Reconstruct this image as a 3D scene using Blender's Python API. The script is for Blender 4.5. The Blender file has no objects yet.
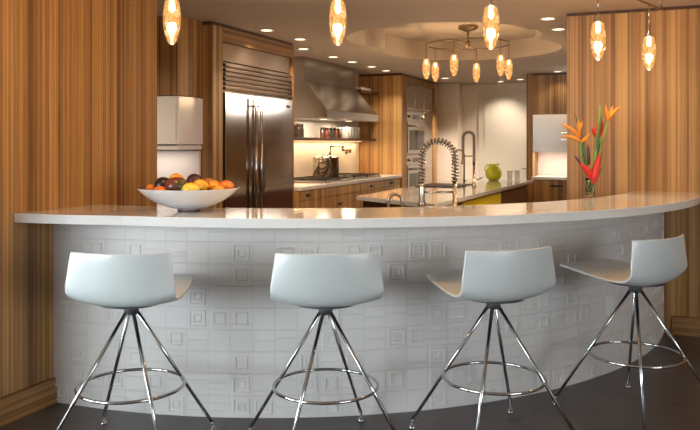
import bpy, bmesh, math, random
from mathutils import Vector, Matrix
random.seed(7)
PI = math.pi
scene = bpy.context.scene
COL = scene.collection
CZ = 2.44          # ceiling height
BT = 1.06          # bar top height
TH = math.radians(22.4)

# ------------------------------------------------------------------ materials
def mat_new(name):
    m = bpy.data.materials.new(name); m.use_nodes = True
    nt = m.node_tree; nt.nodes.clear()
    out = nt.nodes.new('ShaderNodeOutputMaterial')
    b = nt.nodes.new('ShaderNodeBsdfPrincipled')
    nt.links.new(b.outputs[0], out.inputs[0])
    return m, nt, b, out

def N(nt, typ, **kw):
    n = nt.nodes.new(typ)
    for k, v in kw.items(): setattr(n, k, v)
    return n

def math_n(nt, op, a, b=None, c=None):
    n = nt.nodes.new('ShaderNodeMath'); n.operation = op
    for i, v in enumerate((a, b, c)):
        if v is None: continue
        if isinstance(v, (int, float)): n.inputs[i].default_value = v
        else: nt.links.new(v, n.inputs[i])
    return n.outputs[0]

def ramp(nt, fac, stops):
    r = nt.nodes.new('ShaderNodeValToRGB')
    el = r.color_ramp.elements
    while len(el) > 1: el.remove(el[0])
    el[0].position = stops[0][0]; el[0].color = (*stops[0][1], 1)
    for p, c in stops[1:]:
        e = el.new(p); e.color = (*c, 1)
    nt.links.new(fac, r.inputs[0])
    return r.outputs[0]

def plain(name, col, rough=.5, metal=0, var=.06, scale=8, coat=0, spec=None, bump=0):
    m, nt, b, out = mat_new(name)
    geo = N(nt, 'ShaderNodeTexCoord')
    no = N(nt, 'ShaderNodeTexNoise'); no.inputs['Scale'].default_value = scale; no.inputs['Detail'].default_value = 4
    nt.links.new(geo.outputs['Object'], no.inputs['Vector'])
    lo = tuple(max(0, c*(1-var)) for c in col); hi = tuple(min(1, c*(1+var)) for c in col)
    nt.links.new(ramp(nt, no.outputs[0], [(.3, lo), (.7, hi)]), b.inputs['Base Color'])
    b.inputs['Roughness'].default_value = rough; b.inputs['Metallic'].default_value = metal
    b.inputs['Coat Weight'].default_value = coat
    if spec is not None: b.inputs['Specular IOR Level'].default_value = spec
    if bump:
        bp = N(nt, 'ShaderNodeBump'); bp.inputs['Strength'].default_value = bump; bp.inputs['Distance'].default_value = .002
        nt.links.new(no.outputs[0], bp.inputs['Height']); nt.links.new(bp.outputs[0], b.inputs['Normal'])
    return m

def wood(name, dark, mid, light, horizontal=False, rough=.42, strip=33.0, sharp=True):
    m, nt, b, out = mat_new(name)
    g = N(nt, 'ShaderNodeNewGeometry')
    sp = N(nt, 'ShaderNodeSeparateXYZ'); nt.links.new(g.outputs['Position'], sp.inputs[0])
    xy = math_n(nt, 'ADD', sp.outputs[0], sp.outputs[1])
    across, along = (sp.outputs[2], xy) if horizontal else (xy, sp.outputs[2])
    # irregular strips: two layers of per-strip random tone
    def layer(f, off):
        fl = math_n(nt, 'FLOOR', math_n(nt, 'MULTIPLY_ADD', across, f, off))
        w = N(nt, 'ShaderNodeTexWhiteNoise', noise_dimensions='1D'); nt.links.new(fl, w.inputs['W'])
        return w.outputs['Value']
    l1 = layer(strip, .3); l2 = layer(strip*2.7, 5.1); l3 = layer(strip*.42, 9.7)
    cb = N(nt, 'ShaderNodeCombineXYZ')
    nt.links.new(math_n(nt, 'MULTIPLY', across, 90), cb.inputs[0])
    nt.links.new(math_n(nt, 'MULTIPLY', along, 1.6), cb.inputs[1])
    no = N(nt, 'ShaderNodeTexNoise'); no.inputs['Scale'].default_value = 1; no.inputs['Detail'].default_value = 5; no.inputs['Roughness'].default_value = .65
    nt.links.new(cb.outputs[0], no.inputs['Vector'])
    v = math_n(nt, 'MULTIPLY', l1, .36)
    v = math_n(nt, 'MULTIPLY_ADD', l2, .28, v)
    v = math_n(nt, 'MULTIPLY_ADD', l3, .12, v)
    v = math_n(nt, 'MULTIPLY_ADD', no.outputs[0], .55, v)
    v = math_n(nt, 'SUBTRACT', v, .13)
    nt.links.new(ramp(nt, v, [(.22, dark), (.5, mid), (.82, light)]), b.inputs['Base Color'])
    b.inputs['Roughness'].default_value = rough
    bp = N(nt, 'ShaderNodeBump'); bp.inputs['Strength'].default_value = .15; bp.inputs['Distance'].default_value = .001
    nt.links.new(no.outputs[0], bp.inputs['Height']); nt.links.new(bp.outputs[0], b.inputs['Normal'])
    return m

def steel(name, col=(.62, .58, .54), rough=.28, horizontal=True):
    m, nt, b, out = mat_new(name)
    g = N(nt, 'ShaderNodeNewGeometry')
    mp = N(nt, 'ShaderNodeMapping'); mp.inputs['Scale'].default_value = (2, 2, 220) if horizontal else (160, 160, 2)
    nt.links.new(g.outputs['Position'], mp.inputs[0])
    no = N(nt, 'ShaderNodeTexNoise'); no.inputs['Scale'].default_value = 1; no.inputs['Detail'].default_value = 3
    nt.links.new(mp.outputs[0], no.inputs['Vector'])
    nt.links.new(ramp(nt, no.outputs[0], [(.3, tuple(c*.95 for c in col)), (.7, col)]), b.inputs['Base Color'])
    nt.links.new(math_n(nt, 'MULTIPLY_ADD', no.outputs[0], .05, rough-.025), b.inputs['Roughness'])
    b.inputs['Metallic'].default_value = 1
    return m

def glass(name, col=(1, 1, 1), rough=.02, mixt=.6, ior=1.45):
    m, nt, b, out = mat_new(name)
    b.inputs['Base Color'].default_value = (*col, 1); b.inputs['Roughness'].default_value = rough
    b.inputs['Transmission Weight'].default_value = 1; b.inputs['IOR'].default_value = ior
    return m

def emit(name, col, s):
    m, nt, b, out = mat_new(name)
    b.inputs['Base Color'].default_value = (*col, 1)
    b.inputs['Emission Color'].default_value = (*col, 1); b.inputs['Emission Strength'].default_value = s
    return m

M = {}
M['wood'] = wood('zebra_wood', (.13, .060, .018), (.31, .158, .050), (.49, .285, .102))
M['wood_h'] = wood('zebra_wood_horizontal', (.10, .045, .014), (.24, .12, .038), (.36, .20, .07), horizontal=True, strip=30)
M['wood_fine'] = wood('reeded_cabinet_wood', (.26, .125, .04), (.52, .29, .11), (.72, .47, .20), strip=16)
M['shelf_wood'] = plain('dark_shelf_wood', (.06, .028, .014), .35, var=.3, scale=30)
M['white_lac'] = plain('white_lacquer', (.84, .83, .82), .18, var=.01)
M['white_top'] = plain('white_quartz', (.80, .79, .77), .22, var=.02, scale=60)
M['wall_white'] = plain('white_wall_paint', (.88, .82, .78), .75, var=.02)
M['wall_beige'] = plain('beige_wall_paint', (.50, .47, .43), .8, var=.03)
M['trim_white'] = plain('white_trim_paint', (.74, .73, .70), .4, var=.01)
M['ceiling'] = plain('warm_ceiling_paint', (.52, .44, .365), .85, var=.03, scale=3)
M['steel'] = steel('brushed_steel', (.46, .43, .40), .25)
M['steel_v'] = steel('brushed_steel_vertical', (.50, .46, .43), .13, False)
M['steel_dark'] = steel('dark_brushed_steel', (.34, .28, .24), .33)
M['chrome'] = plain('polished_chrome', (.50, .51, .52), .10, metal=1, var=.04)
M['nickel'] = plain('satin_nickel', (.46, .42, .37), .22, metal=1, var=.05)
M['brass'] = plain('aged_bronze', (.32, .23, .14), .3, metal=1, var=.15)
M['gold'] = plain('polished_brass', (.70, .45, .18), .2, metal=1, var=.1)
M['black'] = plain('black_enamel', (.018, .016, .015), .35, var=.2)
M['darkglass'] = plain('dark_oven_glass', (.03, .03, .035), .06, var=.1)
M['rubber'] = plain('dark_grey_plastic', (.06, .06, .062), .45, var=.1)
M['grey_top'] = plain('grey_stone_worktop', (.46, .43, .39), .12, var=.08, scale=50, coat=.4)
M['stool'] = plain('white_moulded_shell', (.54, .585, .585), .30, var=.01, coat=.2)
M['yellow'] = plain('yellow_lacquer_panel', (.82, .58, .02), .3, var=.04)
M['lime'] = plain('lime_green_glaze', (.56, .62, .015), .15, var=.08, coat=.6)
m, nt, b, out = mat_new('clear_glass')
tr = N(nt, 'ShaderNodeBsdfTransparent'); tr.inputs[0].default_value = (.93, .93, .92, 1)
b.inputs['Roughness'].default_value = .04; b.inputs['Base Color'].default_value = (.8, .8, .8, 1)
lw = N(nt, 'ShaderNodeLayerWeight'); lw.inputs[0].default_value = .35
mm = N(nt, 'ShaderNodeMixShader'); nt.links.new(math_n(nt, 'MULTIPLY_ADD', lw.outputs['Facing'], .7, .08), mm.inputs[0])
nt.links.new(tr.outputs[0], mm.inputs[1]); nt.links.new(b.outputs[0], mm.inputs[2]); nt.links.new(mm.outputs[0], out.inputs[0])
M['glass'] = m
M['vaseglass'] = glass('green_tinted_glass', (.86, .95, .86))
M['water'] = glass('vase_water', (.80, .93, .82), ior=1.33)
M['bowl'] = plain('white_glazed_ceramic', (.74, .75, .76), .08, var=.02, coat=.8)
M['bowl_in'] = plain('brown_glazed_bowl_interior', (.10, .035, .025), .25, var=.1)
M['can'] = emit('lit_downlight_lens', (1, .80, .55), 3)
M['daypane'] = emit('daylit_window_pane', (.92, .96, 1), 6)
M['outlet'] = plain('white_outlet_plastic', (.66, .67, .67), .35, var=.01)
M['stem'] = plain('green_plant_stem', (.13, .27, .045), .45, var=.25, scale=20)
M['leaf'] = plain('dark_green_leaf', (.05, .13, .025), .4, var=.3, scale=20)
M['red'] = plain('red_flower_bract', (.56, .022, .016), .4, var=.2, scale=25)
M['orange'] = plain('orange_flower_bract', (.70, .25, .02), .4, var=.2, scale=25)
M['purple'] = plain('dark_purple_bud', (.07, .03, .06), .4, var=.2)

# countertop: glossy pale blue-white
m, nt, b, out = mat_new('pale_blue_quartz_countertop')
tc = N(nt, 'ShaderNodeTexCoord'); no = N(nt, 'ShaderNodeTexNoise'); no.inputs['Scale'].default_value = 90
nt.links.new(tc.outputs['Object'], no.inputs[0])
nt.links.new(ramp(nt, no.outputs[0], [(.3, (.72, .73, .72)), (.7, (.75, .76, .75))]), b.inputs['Base Color'])
b.inputs['Roughness'].default_value = .09; b.inputs['Coat Weight'].default_value = .35; b.inputs['Coat Roughness'].default_value = .03; b.inputs['Coat IOR'].default_value = 1.5
M['bartop'] = m

# floor: dark polished concrete
m, nt, b, out = mat_new('dark_polished_concrete')
g = N(nt, 'ShaderNodeNewGeometry')
n1 = N(nt, 'ShaderNodeTexNoise'); n1.inputs['Scale'].default_value = 1.6; n1.inputs['Detail'].default_value = 8; n1.inputs['Roughness'].default_value = .7; n1.inputs['Distortion'].default_value = .8
nt.links.new(g.outputs['Position'], n1.inputs['Vector'])
vo = N(nt, 'ShaderNodeTexVoronoi', feature='DISTANCE_TO_EDGE'); vo.inputs['Scale'].default_value = .9
wn = N(nt, 'ShaderNodeTexNoise'); wn.inputs['Scale'].default_value = 4
nt.links.new(g.outputs['Position'], wn.inputs['Vector'])
va = N(nt, 'ShaderNodeVectorMath', operation='MULTIPLY_ADD'); va.inputs[1].default_value = (.35, .35, .35)
nt.links.new(wn.outputs['Color'], va.inputs[0]); nt.links.new(g.outputs['Position'], va.inputs[2]); nt.links.new(va.outputs[0], vo.inputs['Vector'])
crack = math_n(nt, 'LESS_THAN', vo.outputs['Distance'], .008)
base = ramp(nt, n1.outputs[0], [(.3, (.040, .030, .027)), (.5, (.068, .053, .048)), (.72, (.115, .092, .084))])
mx = N(nt, 'ShaderNodeMix', data_type='RGBA'); mx.inputs[7].default_value = (.022, .016, .014, 1)
nt.links.new(math_n(nt, 'MULTIPLY', crack, .6), mx.inputs[0]); nt.links.new(base, mx.inputs[6]); nt.links.new(mx.outputs[2], b.inputs['Base Color'])
nt.links.new(math_n(nt, 'MULTIPLY_ADD', n1.outputs[0], .25, .22), b.inputs['Roughness'])
M['floor'] = m

# embossed white tile of the bar front: u = metres along the arc, v = height
m, nt, b, out = mat_new('embossed_white_tile')
uv = N(nt, 'ShaderNodeUVMap'); sp = N(nt, 'ShaderNodeSeparateXYZ'); nt.links.new(uv.outputs[0], sp.inputs[0])
CELL = .116
U = math_n(nt, 'DIVIDE', sp.outputs[0], CELL); V = math_n(nt, 'DIVIDE', sp.outputs[1], CELL*.98)
fu = math_n(nt, 'FRACT', U); fv = math_n(nt, 'FRACT', V)
cu = math_n(nt, 'FLOOR', U); cv = math_n(nt, 'FLOOR', V)
cc = N(nt, 'ShaderNodeCombineXYZ'); nt.links.new(cu, cc.inputs[0]); nt.links.new(cv, cc.inputs[1])
w1 = N(nt, 'ShaderNodeTexWhiteNoise', noise_dimensions='3D'); nt.links.new(cc.outputs[0], w1.inputs['Vector'])
rnd = w1.outputs['Value']
spc = N(nt, 'ShaderNodeSeparateColor'); nt.links.new(w1.outputs['Color'], spc.inputs[0])
au = math_n(nt, 'ABSOLUTE', math_n(nt, 'SUBTRACT', fu, .5)); av = math_n(nt, 'ABSOLUTE', math_n(nt, 'SUBTRACT', fv, .5))
ch = math_n(nt, 'MAXIMUM', au, av)
def ring(r, wd): return math_n(nt, 'LESS_THAN', math_n(nt, 'ABSOLUTE', math_n(nt, 'SUBTRACT', ch, r)), wd)
rings = math_n(nt, 'MAXIMUM', ring(.37, .045), ring(.18, .04))
single = ring(.27, .05)
isr = math_n(nt, 'GREATER_THAN', rnd, .78); iss = math_n(nt, 'MULTIPLY', math_n(nt, 'GREATER_THAN', rnd, .50), math_n(nt, 'LESS_THAN', rnd, .78))
hl = math_n(nt, 'LESS_THAN', math_n(nt, 'ABSOLUTE', math_n(nt, 'SUBTRACT', fv, math_n(nt, 'MULTIPLY_ADD', spc.outputs[1], .6, .2))), .028)
hl = math_n(nt, 'MULTIPLY', hl, math_n(nt, 'LESS_THAN', rnd, .28))
seamv = math_n(nt, 'LESS_THAN', math_n(nt, 'MINIMUM', fu, math_n(nt, 'SUBTRACT', 1, fu)), .022)
seamh = math_n(nt, 'LESS_THAN', math_n(nt, 'MINIMUM', fv, math_n(nt, 'SUBTRACT', 1, fv)), .022)
seam = math_n(nt, 'MAXIMUM', seamv, seamh)
relief = math_n(nt, 'MAXIMUM', math_n(nt, 'MULTIPLY', rings, isr), math_n(nt, 'MULTIPLY', single, iss))
dents = math_n(nt, 'MAXIMUM', seam, hl)
hgt = math_n(nt, 'MULTIPLY', dents, -.6)
bp = N(nt, 'ShaderNodeBump'); bp.inputs['Strength'].default_value = 1; bp.inputs['Distance'].default_value = .02
nt.links.new(hgt, bp.inputs['Height']); nt.links.new(bp.outputs[0], b.inputs['Normal'])
nt.links.new(ramp(nt, dents, [(0, (.64, .63, .62)), (1, (.60, .59, .58))]), b.inputs['Base Color'])
b.inputs['Roughness'].default_value = .42
M['tile'] = m

# amber art glass of the lamps: seeded glass lit from inside
m, nt, b, out = mat_new('lit_amber_glass')
tc = N(nt, 'ShaderNodeTexCoord')
no = N(nt, 'ShaderNodeTexNoise'); no.inputs['Scale'].default_value = 38; no.inputs['Detail'].default_value = 6; no.inputs['Distortion'].default_value = 1.2
nt.links.new(tc.outputs['Object'], no.inputs['Vector'])
colr = ramp(nt, no.outputs[0], [(.30, (.30, .08, .015)), (.45, (.72, .28, .07)), (.60, (1, .55, .20)), (.72, (1, .85, .55))])
em = N(nt, 'ShaderNodeEmission'); em.inputs['Strength'].default_value = 1.5
nt.links.new(colr, em.inputs[0])
tr = N(nt, 'ShaderNodeBsdfTransparent'); tr.inputs[0].default_value = (1, .8, .55, 1)
gl = N(nt, 'ShaderNodeBsdfGlossy'); gl.inputs['Roughness'].default_value = .05
m1 = N(nt, 'ShaderNodeMixShader'); m1.inputs[0].default_value = .35
nt.links.new(em.outputs[0], m1.inputs[1]); nt.links.new(tr.outputs[0], m1.inputs[2])
m2 = N(nt, 'ShaderNodeMixShader'); fr = N(nt, 'ShaderNodeFresnel'); fr.inputs[0].default_value = 1.3
nt.links.new(fr.outputs[0], m2.inputs[0]); nt.links.new(m1.outputs[0], m2.inputs[1]); nt.links.new(gl.outputs[0], m2.inputs[2])
nt.links.new(m2.outputs[0], out.inputs[0])
M['amber'] = m
M['bulb'] = emit('lit_bulb', (1, .78, .45), 14)

def fruit_mat(name, c1, c2, sc=9):
    m, nt, b, out = mat_new(name)
    tc = N(nt, 'ShaderNodeTexCoord'); no = N(nt, 'ShaderNodeTexNoise'); no.inputs['Scale'].default_value = sc
    nt.links.new(tc.outputs['Object'], no.inputs['Vector'])
    nt.links.new(ramp(nt, no.outputs[0], [(.38, c1), (.62, c2)]), b.inputs['Base Color'])
    b.inputs['Roughness'].default_value = .28
    return m

# ------------------------------------------------------------------ mesh helpers
def obj(name, bm, mt, parent=None, smooth=False, bevel=0, sub=0, solid=0, loc=None, mats=None):
    bmesh.ops.recalc_face_normals(bm, faces=bm.faces)
    me = bpy.data.meshes.new(name); bm.to_mesh(me); bm.free()
    me.materials.append(mt)
    for x in (mats or []): me.materials.append(x)
    if smooth:
        for p in me.polygons: p.use_smooth = True
    o = bpy.data.objects.new(name, me); COL.objects.link(o)
    if parent: o.parent = parent
    if loc: o.location = loc
    if solid:
        s = o.modifiers.new('thickness', 'SOLIDIFY'); s.thickness = solid; s.offset = 0
    if bevel:
        bv = o.modifiers.new('bevel', 'BEVEL'); bv.width = bevel; bv.segments = 2; bv.limit_method = 'ANGLE'
    if sub:
        s = o.modifiers.new('subdiv', 'SUBSURF'); s.levels = sub; s.render_levels = sub
    return o

def box(bm, x0, x1, y0, y1, z0, z1):
    vs = [bm.verts.new((x, y, z)) for x in (x0, x1) for y in (y0, y1) for z in (z0, z1)]
    for f in ((0,1,3,2), (4,6,7,5), (0,4,5,1), (2,3,7,6), (0,2,6,4), (1,5,7,3)):
        bm.faces.new([vs[i] for i in f])
    return vs

def BX(*a):
    bm = bmesh.new(); box(bm, *a); return bm

def tube(bm, pts, r, n=10, cap=True, closed=False):
    pts = [Vector(p) for p in pts]; rings = []
    L = len(pts); rs = r if isinstance(r, (list, tuple)) else [r]*L
    up = None
    for i, p in enumerate(pts):
        if closed: t = (pts[(i+1) % L] - pts[i-1]).normalized()
        else: t = (pts[min(i+1, L-1)] - pts[max(i-1, 0)]).normalized()
        if up is None:
            up = Vector((0, 0, 1)) if abs(t.z) < .9 else Vector((1, 0, 0))
        a = (up - t*up.dot(t)).normalized(); up = a
        bb = t.cross(a)
        rings.append([bm.verts.new(p + (a*math.cos(2*PI*k/n) + bb*math.sin(2*PI*k/n))*rs[i]) for k in range(n)])
    seg = L if closed else L-1
    for i in range(seg):
        A, B = rings[i], rings[(i+1) % L]
        for k in range(n): bm.faces.new([A[k], A[(k+1) % n], B[(k+1) % n], B[k]])
    if cap and not closed:
        bm.faces.new(rings[0][::-1]); bm.faces.new(rings[-1])
    return bm

def lathe(bm, prof, n=32, c=(0, 0), off=0):
    rings = []
    for r, z in prof:
        if r < 1e-5: rings.append([bm.verts.new((c[0], c[1], z+off))])
        else: rings.append([bm.verts.new((c[0]+r*math.cos(2*PI*k/n), c[1]+r*math.sin(2*PI*k/n), z+off)) for k in range(n)])
    for A, B in zip(rings, rings[1:]):
        if len(A) == 1 and len(B) == 1: continue
        for k in range(n):
            k2 = (k+1) % n
            if len(A) == 1: bm.faces.new([A[0], B[k], B[k2]])
            elif len(B) == 1: bm.faces.new([A[k], B[0], A[k2]])
            else: bm.faces.new([A[k], A[k2], B[k2], B[k]])
    return bm

def prism(bm, pts, z0, z1):
    a = [bm.verts.new((x, y, z0)) for x, y in pts]; b_ = [bm.verts.new((x, y, z1)) for x, y in pts]
    n = len(pts)
    bm.faces.new(a[::-1]); bm.faces.new(b_)
    for i in range(n): bm.faces.new([a[i], a[(i+1) % n], b_[(i+1) % n], b_[i]])
    return bm

def props(o, label, cat, group=None):
    o['label'] = label; o['category'] = cat
    if group: o['group'] = group
    return o

def root(name, label, cat, loc=(0, 0, 0), rz=0, group=None):
    o = bpy.data.objects.new(name, None); COL.objects.link(o)
    o.empty_display_size = .1; o.location = loc; o.rotation_euler = (0, 0, rz)
    return props(o, label, cat, group)

def struct(o): o['kind'] = 'structure'; return o

def dup(r, loc, rz=None, label=None, group=None):
    def cp(o, par):
        c = o.copy(); COL.objects.link(c)
        if par: c.parent = par
        for ch in list(o.children): cp(ch, c)
        return c
    c = cp(r, None); c.location = loc
    if rz is not None: c.rotation_euler = (0, 0, rz)
    if label: c['label'] = label
    if group: c['group'] = group
    return c

# ------------------------------------------------------------------ room shell
struct(obj('floor', BX(-6.6, 4.6, -3.6, 13.2, -.1, 0), M['floor']))

# ceiling with a raised recess made of two overlapping circles
bm = bmesh.new()
c1, r1, c2, r2 = Vector((-1.90, 6.95)), .93, Vector((-1.86, 7.98)), .96
d = (c2-c1).length; a_ = (r1*r1 - r2*r2 + d*d)/(2*d); h_ = math.sqrt(r1*r1 - a_*a_)
ax = (c2-c1)/d; nx = Vector((-ax.y, ax.x))
base_ang = math.atan2(ax.y, ax.x)
al1 = math.acos(a_/r1); al2 = math.acos((d-a_)/r2)
loop = []
n_ = 40
for i in range(n_):
    t = base_ang + al1 + (2*PI - 2*al1)*i/n_; loop.append((c1.x + r1*math.cos(t), c1.y + r1*math.sin(t)))
for i in range(n_):
    t = base_ang + PI + al2 + (2*PI - 2*al2)*i/n_; loop.append((c2.x + r2*math.cos(t), c2.y + r2*math.sin(t)))
inner = [bm.verts.new((x, y, CZ)) for x, y in loop]
outer = [bm.verts.new(p) for p in ((-6.6, -3.6, CZ), (4.6, -3.6, CZ), (4.6, 13.2, CZ), (-6.6, 13.2, CZ))]
eds = [bm.edges.new((inner[i], inner[(i+1) % len(inner)])) for i in range(len(inner))] + [bm.edges.new((outer[i], outer[(i+1) % 4])) for i in range(4)]
bmesh.ops.triangle_fill(bm, use_beauty=True, use_dissolve=False, edges=eds)
ZR = 2.66
top = [bm.verts.new((x, y, ZR)) for x, y in loop]
for i in range(len(top)):
    j = (i+1) % len(top); bm.faces.new([inner[i], inner[j], top[j], top[i]])
bm.faces.new(top)
struct(obj('ceiling', bm, M['ceiling']))
struct(obj('ceiling_roof', BX(-6.6, 4.6, -3.6, 13.2, 2.80, 2.9), M['ceiling'])).name = 'roof_slab'  # unseen roof slab over the whole ceiling

WX = -3.06
struct(obj('wall_left', BX(WX-.14, WX, 2.25, 4.06, 0, CZ), M['wood']))
struct(obj('wall_light_block', BX(-6.6, WX-.14, 2.25, 2.39, 0, CZ), M['wall_beige']))  # unseen wall added to keep window light out of the recess
RY = 6.03
struct(obj('wall_right', BX(-.64, 4.5, RY, RY+.14, 0, CZ), M['wood']))
struct(obj('wall_far', BX(-4.2, 4.6, 12.62, 12.76, 0, CZ), M['wall_white']))
struct(obj('wall_range_side', BX(-4.20, -4.06, 5.42, 12.76, 0, CZ), M['wall_white']))
struct(obj('wall_recess', BX(-6.6, -4.06, 5.52, 5.62, 0, CZ), M['wall_white']))
bm = bmesh.new()
box(bm, 4.5, 4.6, -3.6, -1.4, 0, CZ); box(bm, 4.5, 4.6, 1.6, 13.2, 0, CZ); box(bm, 4.5, 4.6, -1.4, 1.6, 0, .9); box(bm, 4.5, 4.6, -1.4, 1.6, 2.3, CZ)
struct(obj('wall_kitchen_side', bm, M['wall_beige']))
bm = bmesh.new()
for y in (-1.4, .08, 1.55): box(bm, 4.52, 4.58, y, y+.05, .9, 2.3)
for z in (.9, 2.25): box(bm, 4.52, 4.58, -1.4, 1.6, z, z+.05)
wf = struct(obj('added_window_4', bm, M['trim_white']))  # unseen window added to brighten the right stool and bar end
struct(obj('window_pane', BX(4.55, 4.56, -1.35, 1.55, .95, 2.25), M['daypane'], wf))
bm = bmesh.new()
box(bm, -6.6, -6.25, -3.6, -3.5, 0, CZ); box(bm, -3.25, 4.6, -3.6, -3.5, 0, CZ); box(bm, -6.25, -3.25, -3.6, -3.5, 0, .6); box(bm, -6.25, -3.25, -3.6, -3.5, 2.36, CZ)
struct(obj('wall_rear', bm, M['wall_beige']))
bm = bmesh.new()
for x in (-6.25, -5.27, -4.28, -3.3): box(bm, x, x+.05, -3.58, -3.52, .6, 2.36)
for z in (.6, 2.31): box(bm, -6.25, -3.25, -3.58, -3.52, z, z+.05)
wf = struct(obj('added_window_3', bm, M['trim_white']))  # unseen rear window added to light the bar front
struct(obj('window_pane', BX(-6.2, -3.3, -3.56, -3.55, .65, 2.31), M['daypane'], wf))
# dining side wall with a wide window
bm = bmesh.new()
box(bm, -6.6, -6.5, -3.5, -2.2, 0, CZ); box(bm, -6.6, -6.5, 1.6, 5.52, 0, CZ)
box(bm, -6.6, -6.5, -2.2, 1.6, 0, .35); box(bm, -6.6, -6.5, -2.2, 1.6, 2.3, CZ)
struct(obj('wall_window_side', bm, M['wall_beige']))
bm = bmesh.new()
for y in (-2.2, -.93, .28, 1.55): box(bm, -6.58, -6.52, y, y+.05, .35, 2.3)
for z in (.35, 2.25): box(bm, -6.58, -6.52, -2.2, 1.6, z, z+.05)
wf = struct(obj('window_1', bm, M['trim_white']))
struct(obj('window_pane', BX(-6.56, -6.55, -2.15, 1.55, .4, 2.25), M['daypane'], wf))

# white pier and trims of the far wall, door
struct(obj('wall_pier', BX(-4.06, -3.09, 12.30, 12.62, 0, CZ), M['wall_white']))
bm = bmesh.new()
for x in (-2.80, -1.86): box(bm, x, x+.10, 12.585, 12.62, 0, 2.22)
box(bm, -2.80, -1.76, 12.58, 12.62, 2.22, 2.32)
struct(obj('trim_1', bm, M['trim_white']))
dr = struct(obj('door_1', BX(-2.70, -1.86, 12.57, 12.615, .01, 2.22), M['trim_white']))
hb = tube(bmesh.new(), [(-1.95, 12.57, 1.0), (-1.95, 12.52, 1.0), (-2.05, 12.51, 1.0)], .009)
obj('handle', hb, M['nickel'], dr, smooth=True)
# unseen wall and high transom window, added to be reflected in the fridge
bm = bmesh.new()
box(bm, -1.085, 4.5, 11.0, 11.12, 0, 1.93); box(bm, -1.085, 4.5, 11.0, 11.12, 2.26, CZ)
box(bm, -1.085, -1.05, 11.0, 11.12, 1.93, 2.26); box(bm, .10, 4.5, 11.0, 11.12, 1.93, 2.26)
struct(obj('wall_for_reflection', bm, M['wood']))  # unseen wall, wood so that the fridge mirrors brown
bm = bmesh.new()
for x in (-1.05, -.49, .07): box(bm, x, x+.03, 11.02, 11.09, 1.93, 2.26)
for z in (1.93, 2.23): box(bm, -1.05, .10, 11.02, 11.09, z, z+.03)
wf = struct(obj('added_transom', bm, M['trim_white']))
struct(obj('window_pane', BX(-1.02, .07, 11.06, 11.065, 1.96, 2.23), emit('fridge_reflection_pane', (1, .95, .88), 4), wf))  # glowing pane added as the bright band mirrored in the fridge doors

# baseboards (stepped, horizontal grain)
bm = bmesh.new(); box(bm, WX, WX+.018, 2.25, 3.16, 0, .135); box(bm, WX, WX+.028, 2.25, 3.16, 0, .085)
struct(obj('baseboard_left', bm, M['wood_h']))
bm = bmesh.new(); box(bm, .12, 4.5, RY-.018, RY, 0, .135); box(bm, .12, 4.5, RY-.028, RY, 0, .085)
struct(obj('baseboard_right', bm, M['wood_h']))
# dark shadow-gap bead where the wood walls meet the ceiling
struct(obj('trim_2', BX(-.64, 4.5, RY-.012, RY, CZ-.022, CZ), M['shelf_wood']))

# ------------------------------------------------------------------ breakfast bar
bar = root('breakfast_bar', 'long curved breakfast bar with pale worktop and white embossed tile front', 'bar counter', (-3.04, 6.2, 0))
O = Vector((-3.04, 6.2, 0))
BC, BR = (-3.04, 6.25), 3.11
def arc_pts(c, r, xs, ye, n=60):
    a0 = math.asin(max(-1, min(1, (xs - c[0])/r)))          # from straight down
    a1 = math.acos(max(-1, min(1, (c[1]-ye)/r)))
    return [(c[0] + r*math.sin(a0+(a1-a0)*i/n), c[1] - r*math.cos(a0+(a1-a0)*i/n)) for i in range(n+1)], r*(a1-a0)/n
outp, ds = arc_pts(BC, BR, WX+.001, RY-.001, 72)
inp, _ = arc_pts(BC, BR-.16, WX+.001, RY-.001, 72)
bm = bmesh.new(); uvl = bm.loops.layers.uv.new('UVMap')
zs = [0, .012, BT-.048]
rows = [[bm.verts.new((x-O.x, y-O.y, z)) for x, y in outp] for z in (0, BT-.048)]
rows2 = [[bm.verts.new((x-O.x, y-O.y, z)) for x, y in inp] for z in (0, BT-.048)]
def quad(vs, uvs):
    f = bm.faces.new(vs)
    for l, u in zip(f.loops, uvs): l[uvl].uv = u
Hh = BT-.048
for i in range(72):
    quad([rows[0][i], rows[0][i+1], rows[1][i+1], rows[1][i]], [(i*ds, 0), ((i+1)*ds, 0), ((i+1)*ds, Hh), (i*ds, Hh)])
    quad([rows2[0][i+1], rows2[0][i], rows2[1][i], rows2[1][i+1]], [(0, 0)]*4)
    quad([rows[1][i], rows[1][i+1], rows2[1][i+1], rows2[1][i]], [(0, 0)]*4)
for e in (0, 72): quad([rows[0][e], rows[1][e], rows2[1][e], rows2[0][e]], [(0, 0)]*4)
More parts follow.
